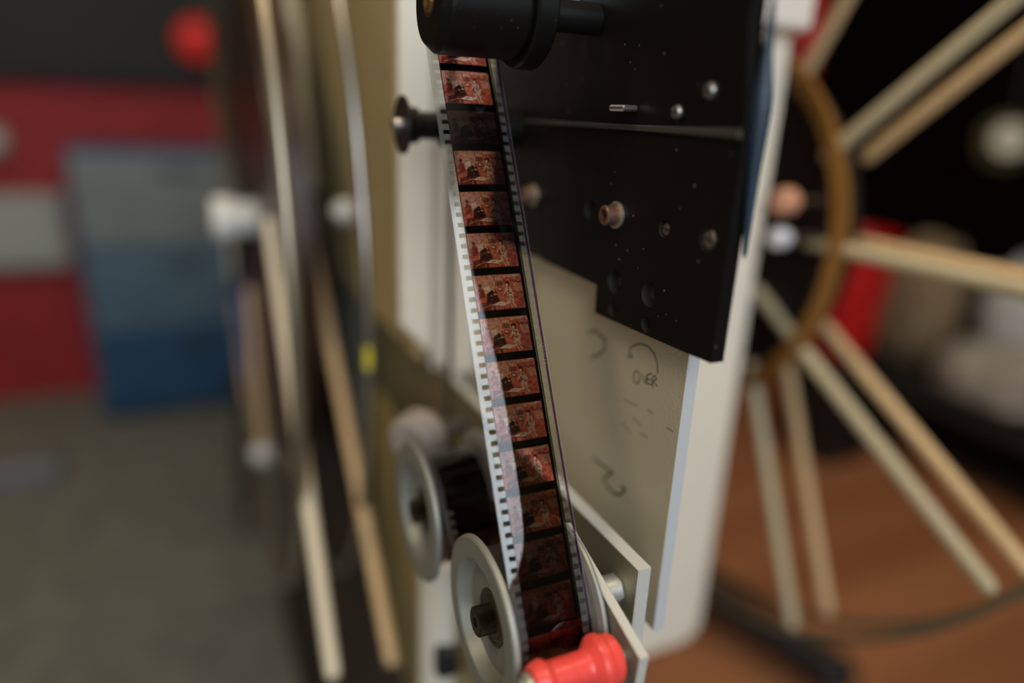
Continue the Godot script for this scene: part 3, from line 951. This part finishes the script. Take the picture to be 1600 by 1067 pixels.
	arc_s.stroke([[-0.0392, 0.0054], [-0.0386, 0.0031], [-0.0361, 0.0026], [-0.0331, 0.0065], [-0.0309, 0.0115], [-0.0303, 0.0171], [-0.0322, 0.022], [-0.0359, 0.0252], [-0.0405, 0.0265]], x, 0.0007)
	arc_s.stroke([[-0.0406, 0.0012], [-0.0398, 0.0055]], x, 0.0007)
	part("pen_arrow", arc_s, ink, sp, "curved pen arrow above the word")
	var sw := Shape.new()
	sw.stroke([[-0.1083, -0.0203], [-0.1083, -0.0156], [-0.1078, -0.0084], [-0.1073, -0.0015], [-0.1105, -0.0048], [-0.1149, -0.0086], [-0.1172, -0.0057], [-0.1183, 0.0008], [-0.1156, 0.0078], [-0.1103, 0.0111], [-0.1107, 0.0076]], x, 0.0014)
	part("pen_scrawl", sw, mat(rgb(74, 66, 50), 0.7), sp, "curled pen scrawl low on the plate")
	var sw2 := Shape.new()
	sw2.stroke([[-0.0399, -0.0359], [-0.0366, -0.0298], [-0.0378, -0.0244], [-0.0383, -0.0193], [-0.0436, -0.0191], [-0.049, -0.0246], [-0.0524, -0.0314]], x, 0.0013)
	part("pen_scrawl", sw2, mat(rgb(92, 82, 58), 0.7), sp, "curled pen scrawl under the black plate")
	var scr := Shape.new()
	for q: Array in [[-0.0636, 0.0016, -0.0626, 0.0132], [-0.0766, 0.0019, -0.0782, 0.0103], [-0.0695, 0.0116, -0.0712, 0.018], [-0.0634, 0.0375, -0.0632, 0.0422], [-0.0609, 0.022, -0.0612, 0.0262], [-0.075, 0.0181, -0.0748, 0.0244]]:
		scr.stroke([[q[0], q[1]], [q[2], q[3]]], x, 0.0005)
	part("scratches", scr, mat(rgb(120, 110, 84), 0.5, 0.4), sp)

	# black plate with holes
	var bp := thing("black_plate", "black dusty metal plate with round holes and a stepped lower edge", "plate", Vector3(0, H, 0))
	var comb := CSGCombiner3D.new()
	comb.name = "drilled_plate"
	bp.add_child(comb)
	var prism := CSGPolygon3D.new()
	prism.name = "blank"
	# outline in (z, y); the polygon is extruded along its own -z... turned so that it stands across x
	prism.polygon = PackedVector2Array([Vector2(-0.155, 0.30), Vector2(-0.155, -0.0072), Vector2(-0.0165, -0.0078), Vector2(-0.0160, -0.0222), Vector2(0.0705, -0.0190), Vector2(0.0712, 0.0705), Vector2(0.0660, 0.105), Vector2(0.0640, 0.30)])
	prism.depth = 0.0065
	prism.material = blackm
	prism.rotation.y = -PI / 2          # own x becomes +z, own z becomes -x
	prism.position = Vector3(0.060, 0, 0)
	comb.add_child(prism)
	for q: Array in [[0.0275, -0.0280, 0.0052], [0.0278, 0.0322, 0.0036], [0.0282, 0.0597, 0.0046], [-0.0027, -0.0012, 0.0056], [-0.0020, 0.0266, 0.0056], [-0.0162, -0.0007, 0.0034], [-0.0159, 0.0266, 0.0034], [-0.0066, -0.0833, 0.0035], [0.0738, 0.0338, 0.0038], [0.0823, 0.0504, 0.0040]]:
		var bore := CSGCylinder3D.new()
		bore.name = "bore"
		bore.operation = CSGShape3D.OPERATION_SUBTRACTION
		bore.radius = q[2]
		bore.height = 0.03
		bore.sides = 28
		bore.rotation.z = PI / 2
		bore.position = Vector3(0.063, q[0], q[1])
		bore.material = hole_metal
		comb.add_child(bore, true)
	# chamfered ledge in a paler tone than the plate
	var led := Shape.new()
	for k in 1:
		var z0 := -0.15
		var z1 := 0.0705
		var a := Vector3(0.0590, 0.0672, z0)
		var b := Vector3(0.0590, 0.0660, z1)
		var c := Vector3(0.0601, 0.0683, z0)
		var d := Vector3(0.0601, 0.0692, z1)
		led.flat(a, b, d, c, Vector3(0.08, 0.02, 0))
		led.flat(Vector3(0.0590, 0.0672, z0), b, Vector3(0.0590, -0.0062 + 0.005, z1), Vector3(0.0590, 0.0, z0), Vector3(0.1, 0, 0))
		led.flat(a, c, Vector3(0.0601, 0.0, z0), Vector3(0.0590, 0.0, z0), Vector3(0.06, 0.0, 0.5))
		led.flat(b, d, Vector3(0.0601, -0.0012, z1), Vector3(0.0590, -0.0012, z1), Vector3(0.06, 0.0, -0.5))
	var dz := mat(rgb(64, 62, 54), 0.5)
	var led2 := Shape.new()
	led2.slab([Vector2(-0.15, 0.0672), Vector2(0.0705, 0.0660), Vector2(0.0705, 0.0692), Vector2(-0.15, 0.0680)], 0.0585, 0.0600, 0.0004)
	part("ledge", led2, dz, bp, "thin paler ledge across the plate")
	part("blue_reflection_bead", lathed([[-0.045, 0.0], [-0.043, 0.0010], [-0.03, 0.0017], [-0.015, 0.0024], [-0.004, 0.0032], [0.003, 0.0037], [0.008, 0.0039], [0.013, 0.0037], [0.018, 0.0030], [0.026, 0.0019], [0.04, 0.0011], [0.052, 0.0]], Vector3(0.0655, 0.068, 0.0722), Vector3(0, 1, -0.05), 16), mat(rgb(26, 44, 62), 0.45), bp, "added bluish bead standing in for a reflection along the front edge")  # bead added and coloured as the blue reflection on the plate edge
	part("pin", boxed(Vector3(0.052, 0.0742, -0.0065), Vector3(0.060, 0.0768, 0.0055), 0.0008), chrome, bp, "small bright key")

	# bolts: head towards -x
	bolt("copper brown socket head bolt with a washer in the middle of the black plate", Vector3(0.060, 0.0285, -0.0040), 0.0062, 0.0046, 0.0075, rgb(150, 108, 88))
	bolt("socket head bolt half hidden behind the film strip on the black plate", Vector3(0.060, 0.0275, -0.0905), 0.0060, 0.0045, 0.0070, rgb(160, 122, 104))
	stud_bolt("small bright screw in the upper right corner of the black plate", Vector3(0.0600, 0.0823, 0.0510), 0.0030)
	stud_bolt("small bluish screw just above the paler ledge of the black plate", Vector3(0.0600, 0.0745, 0.0330), 0.0028)
	stud_bolt("shiny screw set in a hole near the right edge of the black plate", Vector3(0.0625, 0.0282, 0.0597), 0.0040)
	stud_bolt("small silver screw set in the hole right of the copper bolt", Vector3(0.0630, 0.0278, 0.0322), 0.0031)


func bolt(label: String, at: Vector3, washer: float, head: float, length: float, c: Color) -> void:
	var t := thing("socket_bolt", label, "bolt", at + Vector3(0, H, 0), "socket bolts on the black plate")
	var steel := mat(rgb(196, 188, 172), 0.35, 0.85)
	part("washer", lathed([[0.0, 0.0], [0.0, washer], [0.0012, washer], [0.0016, washer - 0.0006], [0.0016, 0.0]], Vector3.ZERO, Vector3.LEFT, 36), steel, t)
	var body := lathed([[0.0016, head], [length - 0.0006, head], [length, head - 0.0007], [length, 0.0026]], Vector3.ZERO, Vector3.LEFT, 36)
	body.lathe([[length, 0.0026], [length - 0.004, 0.0026], [length - 0.004, 0.0]], Vector3.ZERO, Vector3.LEFT, 6)
	part("head", body, grained(mat(Color.WHITE, 0.4, 0.7), 60.0, 0.05, c.darkened(0.25), c.lightened(0.15), 35), t)


func stud_bolt(label: String, at: Vector3, r: float) -> void:
	var t := thing("small_screw", label, "screw", at + Vector3(0, H, 0), "small screws in the black plate")
	part("head", lathed([[-0.004, 0.0], [-0.004, r * 0.6], [0.0, r], [0.001, r], [0.002, r * 0.8], [0.0024, r * 0.4], [0.0024, 0.0]], Vector3.ZERO, Vector3.LEFT, 28), mat(rgb(150, 147, 138), 0.38, 0.9), t)
	part("slot", boxed(Vector3(-0.0026, -r * 0.14, -r * 0.7), Vector3(-0.0018, r * 0.14, r * 0.7)), mat(rgb(40, 38, 36), 0.6), t)


# ------------------------------------------------------------------ rollers
func roller(label: String, at: Vector2, outer: float) -> Node3D:
	var grey := bumped(grained(mat(Color.WHITE, 0.48, 0.35), 30.0, 0.06, rgb(134, 134, 125), rgb(150, 150, 141), 40), 30.0, 0.2, 0.004, 41)
	var t := thing("film_roller", label, "roller", Vector3(0, H + at.x, at.y), "grey flanged film rollers")
	var rin := 0.0272
	# near flange: rim face, dished recess, bevelled edge, cone down to the film
	part("flange", lathed([[-0.0155, 0.0], [-0.0155, rin - 0.003], [-0.0205, rin - 0.0006], [-0.0215, rin], [-0.0219, rin + 0.001], [-0.0219, outer - 0.0012], [-0.0213, outer - 0.0003], [-0.0200, outer], [-0.0192, outer], [-0.0178, outer - 0.003], [-0.0176, 0.0305]], Vector3.ZERO, Vector3.RIGHT, 96), grey, t)
	part("flange", lathed([[0.0177, 0.0305], [0.0180, outer - 0.002], [0.0190, outer + 0.001], [0.0202, outer + 0.0012], [0.0212, outer + 0.0006], [0.0215, outer - 0.001], [0.0215, 0.0]], Vector3.ZERO, Vector3.RIGHT, 96), grey, t)
	part("core", lathed([[-0.0176, 0.0312], [-0.013, 0.0312], [-0.013, 0.0302], [0.013, 0.0302], [0.013, 0.0312], [0.0177, 0.0312]], Vector3.ZERO, Vector3.RIGHT, 96), mat(rgb(30, 26, 23), 0.5), t)
	part("washer", lathed([[-0.0155, 0.013], [-0.0160, 0.0128], [-0.0160, 0.0112], [-0.0157, 0.0105], [-0.0163, 0.0095], [-0.0163, 0.0]], Vector3.ZERO, Vector3.RIGHT, 40), mat(rgb(70, 64, 46), 0.4, 0.6), t, "dark ringed washer")
	# knurled screw
	var k := Shape.new()
	var m := 44
	for i in m:
		var a0 := TAU * i / m
		var a1 := TAU * (i + 0.5) / m
		var a2 := TAU * (i + 1) / m
		var p: Array[Vector3] = []
		for e: Array in [[a0, 0.0066], [a1, 0.0061], [a2, 0.0066]]:
			p.append(Vector3(0, cos(e[0]), sin(e[0])) * e[1])
		for j in 2:
			var u := p[j]
			var v := p[j + 1]
			k.flat(u + Vector3(-0.0165, 0, 0), v + Vector3(-0.0165, 0, 0), v + Vector3(-0.0232, 0, 0), u + Vector3(-0.0232, 0, 0), Vector3(-0.02, 0, 0))
			k.flat(u + Vector3(-0.0232, 0, 0), v + Vector3(-0.0232, 0, 0), v * 0.9 + Vector3(-0.0237, 0, 0), u * 0.9 + Vector3(-0.0237, 0, 0), Vector3(-0.02, 0, 0))
	k.lathe([[-0.0237, 0.0058], [-0.0237, 0.0022]], Vector3.ZERO, Vector3.RIGHT, 44)
	k.lathe([[-0.0237, 0.0022], [-0.0215, 0.0022], [-0.0215, 0.0]], Vector3.ZERO, Vector3.RIGHT, 6)
	var screw := part("screw", k, mat(rgb(58, 50, 36), 0.35, 0.8), t, "dark knurled screw")
	part("shank", lathed([[-0.0165, 0.0056], [0.040, 0.0056]], Vector3.ZERO, Vector3.RIGHT, 24), mat(rgb(90, 86, 76), 0.4, 0.7), screw)
	return t


func build_rollers() -> void:
	roller("grey flanged roller nearest the camera with a dark knurled screw, beside the red roller", ROLLER, 0.0378)
	roller("grey flanged roller farther back, wrapped with dark film", ROLLER_2, 0.0392)
	# black drum at the top
	var blackp := mat(Color.WHITE, 0.42)
	blackp.metallic_specular = 0.35
	blackp.albedo_texture = dust_image()
	blackp.uv1_triplanar = true
	blackp.uv1_scale = Vector3.ONE * 6.0
	var drum := thing("drum_roller", "thick black drum roller at the top edge, with a brass screw in its end", "roller", Vector3(0, H + DRUM.x, DRUM.y))
	part("body", lathed([[-0.0215, 0.0], [-0.0215, 0.0172], [-0.0178, 0.0203], [-0.0170, DRUM_R - 0.0002], [0.0165, DRUM_R - 0.0002], [0.0180, DRUM_R - 0.0006], [0.0180, 0.0]], Vector3.ZERO, Vector3.RIGHT, 80), blackp, drum)
	part("flange", lathed([[0.0182, 0.0], [0.0182, 0.0232], [0.0192, 0.0242], [0.0275, 0.0242], [0.0285, 0.0232], [0.0285, 0.0]], Vector3.ZERO, Vector3.RIGHT, 80), blackp, drum)
	var sc := part("screw", lathed([[-0.0214, 0.0052], [-0.0222, 0.0048], [-0.0226, 0.003], [-0.0222, 0.0024], [-0.0210, 0.0]], Vector3.ZERO, Vector3.RIGHT, 28), mat(rgb(168, 134, 84), 0.35, 0.9), drum, "brass screw")
	part("collar", lathed([[-0.0213, 0.0064], [-0.0218, 0.0062], [-0.0218, 0.0054]], Vector3.ZERO, Vector3.RIGHT, 28), mat(rgb(120, 94, 58), 0.4, 0.8), sc)
	part("axle", lathed([[0.028, 0.007], [0.060, 0.007]], Vector3.ZERO, Vector3.RIGHT, 28), mat(rgb(30, 29, 27), 0.4, 0.5), drum)
	var blk := thing("bright_block", "tiny bright metal block by the top edge, right of the black drum", "block", Vector3(0.052, H + 0.1246, -0.0545))
	part("block", boxed(Vector3(-0.008, -0.0015, -0.005), Vector3(0.008, 0.012, 0.003), 0.0006), mat(rgb(214, 214, 210), 0.3, 0.6), blk)

	# black guide stud behind the film
	var stud := thing("guide_stud", "black guide stud with a thin knurled disc and bright screw, behind the film", "stud", Vector3(0, H + 0.063, -0.115))
	var dull := mat(rgb(14, 13, 12), 0.42)
	dull.metallic_specular = 0.35
	part("shaft", lathed([[-0.001, 0.0074], [0.012, 0.0074], [0.0125, 0.0112], [0.058, 0.0112]], Vector3.ZERO, Vector3.RIGHT, 40), dull, stud)
	part("collar", lathed([[-0.0066, 0.0], [-0.0066, 0.0088], [-0.0060, 0.0096], [-0.0024, 0.0096], [-0.0018, 0.0088], [-0.001, 0.0072]], Vector3.ZERO, Vector3.RIGHT, 40), dull, stud)
	part("disc", lathed([[-0.0110, 0.0], [-0.0110, 0.0148], [-0.0106, 0.0155], [-0.0096, 0.0155], [-0.0092, 0.0148], [-0.0092, 0.0066], [-0.0066, 0.0066]], Vector3.ZERO, Vector3.RIGHT, 56), mat(rgb(34, 32, 30), 0.5, 0.3), stud)
	part("screw", lathed([[-0.0162, 0.0], [-0.0162, 0.0028], [-0.0154, 0.0036], [-0.0110, 0.0040]], Vector3.ZERO, Vector3.RIGHT, 28), mat(rgb(176, 174, 170), 0.28, 0.9), stud, "bright screw tip")

	var cable := thing("hanging_cable", "thin dark cable hanging before the white panel down to the second roller", "cable", Vector3(0, H, 0))
	part("cable", barred([Vector3(0.041, 0.32, -0.172), Vector3(0.0385, 0.10, -0.171), Vector3(0.0385, -0.02, -0.170), Vector3(0.0387, -0.09, -0.169), Vector3(0.037, -0.135, -0.165), Vector3(0.034, -0.165, -0.16)], 0.0022, 10), mat(rgb(52, 42, 30), 0.6), cable)
	part("ferrule", barred([Vector3(0.0345, -0.160, -0.161), Vector3(0.033, -0.178, -0.159)], 0.0036, 12), mat(rgb(70, 60, 44), 0.45, 0.5), cable)
	var knob := thing("grey_knob", "round pinkish grey knob above the second roller", "knob", Vector3(0.004, H - 0.136, -0.132))
	part("cap", lathed([[-0.012, 0.0], [-0.012, 0.013], [-0.009, 0.0175], [0.004, 0.0190], [0.008, 0.017], [0.008, 0.0]], Vector3.ZERO, Vector3(0.8, 0, -0.6), 36), mat(rgb(150, 140, 134), 0.55), knob)
	part("stem", lathed([[0.008, 0.006], [0.045, 0.006]], Vector3.ZERO, Vector3(0.9, -0.1, -0.4), 20), mat(rgb(90, 84, 76), 0.5, 0.4), knob)

	# hexagonal spacer between roller and bracket
	var hexs := thing("hex_spacer", "short hexagonal aluminium spacer between the front roller and the bracket plate", "spacer", Vector3(0, H - 0.1375, 0.0470))
	var hs := lathed([[0.0218, 0.0], [0.0218, 0.0062], [0.0224, 0.0070], [0.0438, 0.0070], [0.0444, 0.0062], [0.0444, 0.0]], Vector3.ZERO, Vector3.RIGHT, 6)
	part("spacer", hs, bumped(mat(rgb(196, 196, 192), 0.4, 0.6), 40.0, 0.1, 0.01, 42), hexs)
	var hexs2 := thing("hex_spacer", "dark hexagonal spacer below the pale one, in the gap before the bracket plate", "spacer", Vector3(0, H - 0.158, 0.050))
	part("spacer", lathed([[0.0218, 0.0], [0.0218, 0.0052], [0.0224, 0.0058], [0.0438, 0.0058], [0.0444, 0.0052], [0.0444, 0.0]], Vector3.ZERO, Vector3.RIGHT, 6), mat(rgb(120, 128, 128), 0.3, 0.8), hexs2)

	# arm plate and red roller in front
	var arm := thing("roller_arm", "tilted aluminium arm plate holding the red roller at the bottom edge", "arm", Vector3(0, H, 0))
	plate_parts([Vector2(0.030, -0.1085), Vector2(0.0955, -0.1292), Vector2(0.093, -0.168), Vector2(0.030, -0.176)], 0.0225, 0.0270, 0.0005, bumped(mat(rgb(160, 156, 140), 0.45, 0.6), 30.0, 0.12, 0.02, 43), bumped(mat(rgb(192, 190, 182), 0.6, 0.1), 30.0, 0.12, 0.02, 44), arm)
	var red := thing("red_roller", "glossy coral red grooved plastic roller at the bottom edge", "roller", Vector3(0, H - 0.1375, 0.0835))
	var body := lathed([[-0.0190, 0.0], [-0.0190, 0.0066], [-0.0182, 0.0074], [-0.0150, 0.0084], [-0.0138, 0.0086], [-0.0128, 0.0083], [-0.0112, 0.0072], [-0.0102, 0.0068],
		[-0.0020, 0.0068], [-0.0018, 0.0065], [-0.0016, 0.0065], [-0.0014, 0.0068], [0.0045, 0.0068], [0.0060, 0.0074], [0.0092, 0.0108], [0.0104, 0.0114], [0.0124, 0.0114], [0.0134, 0.0108],
		[0.0140, 0.0102], [0.0180, 0.0100], [0.0190, 0.0092], [0.0192, 0.0]], Vector3.ZERO, Vector3.RIGHT, 72)
	part("body", body, mat(rgb(226, 74, 66), 0.32), red)
	part("shaft", lathed([[-0.0240, 0.0], [-0.0240, 0.0026], [-0.0236, 0.0032], [0.0225, 0.0032]], Vector3.ZERO, Vector3.RIGHT, 28), mat(rgb(180, 178, 168), 0.4, 0.7), red)
	part("nut", lathed([[-0.0222, 0.0], [-0.0222, 0.0048], [-0.0216, 0.0054], [-0.0192, 0.0054], [-0.0190, 0.0]], Vector3.ZERO, Vector3.RIGHT, 6), mat(rgb(172, 170, 158), 0.42, 0.6), red)


# ------------------------------------------------------------------ film
func build_film() -> void:
	var print_tex := film_image()
	var picture := mat(Color(1, 1, 1, 0.0), 0.02)
	picture.albedo_texture = print_tex
	picture.metallic_specular = 0.42
	picture.refraction_enabled = true
	picture.refraction_scale = 0.05
	var clear := mat(Color(1, 1, 1, 0.035), 0.03)
	clear.albedo_texture = print_tex
	clear.refraction_enabled = true
	clear.refraction_scale = 0.05
	var phase := -0.0045 - 0.00175
	var strip := thing("film_strip", "sharp perforated film strip of red frames running from the black drum to the front roller", "film strip", Vector3(0, H, 0), "film strips")
	part("picture_band", film_mesh(strip_path, -0.20, 0.29, phase, 2, 11), picture, strip)
	part("perforated_edge", film_mesh(strip_path, -0.20, 0.29, phase, 0, 2), clear, strip)
	part("perforated_edge", film_mesh(strip_path, -0.20, 0.29, phase, 11, 13), clear, strip, "clear perforated edge with a violet stripe")
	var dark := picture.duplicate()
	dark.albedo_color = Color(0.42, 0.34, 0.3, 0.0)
	var second := thing("film_strip", "dark blurred film strip wrapped over the second roller farther back", "film strip", Vector3(0, H, 0), "film strips")
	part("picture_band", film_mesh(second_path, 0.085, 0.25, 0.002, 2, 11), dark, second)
	part("perforated_edge", film_mesh(second_path, 0.085, 0.25, 0.002, 0, 2), clear, second)
	part("perforated_edge", film_mesh(second_path, 0.085, 0.25, 0.002, 11, 13), clear, second)
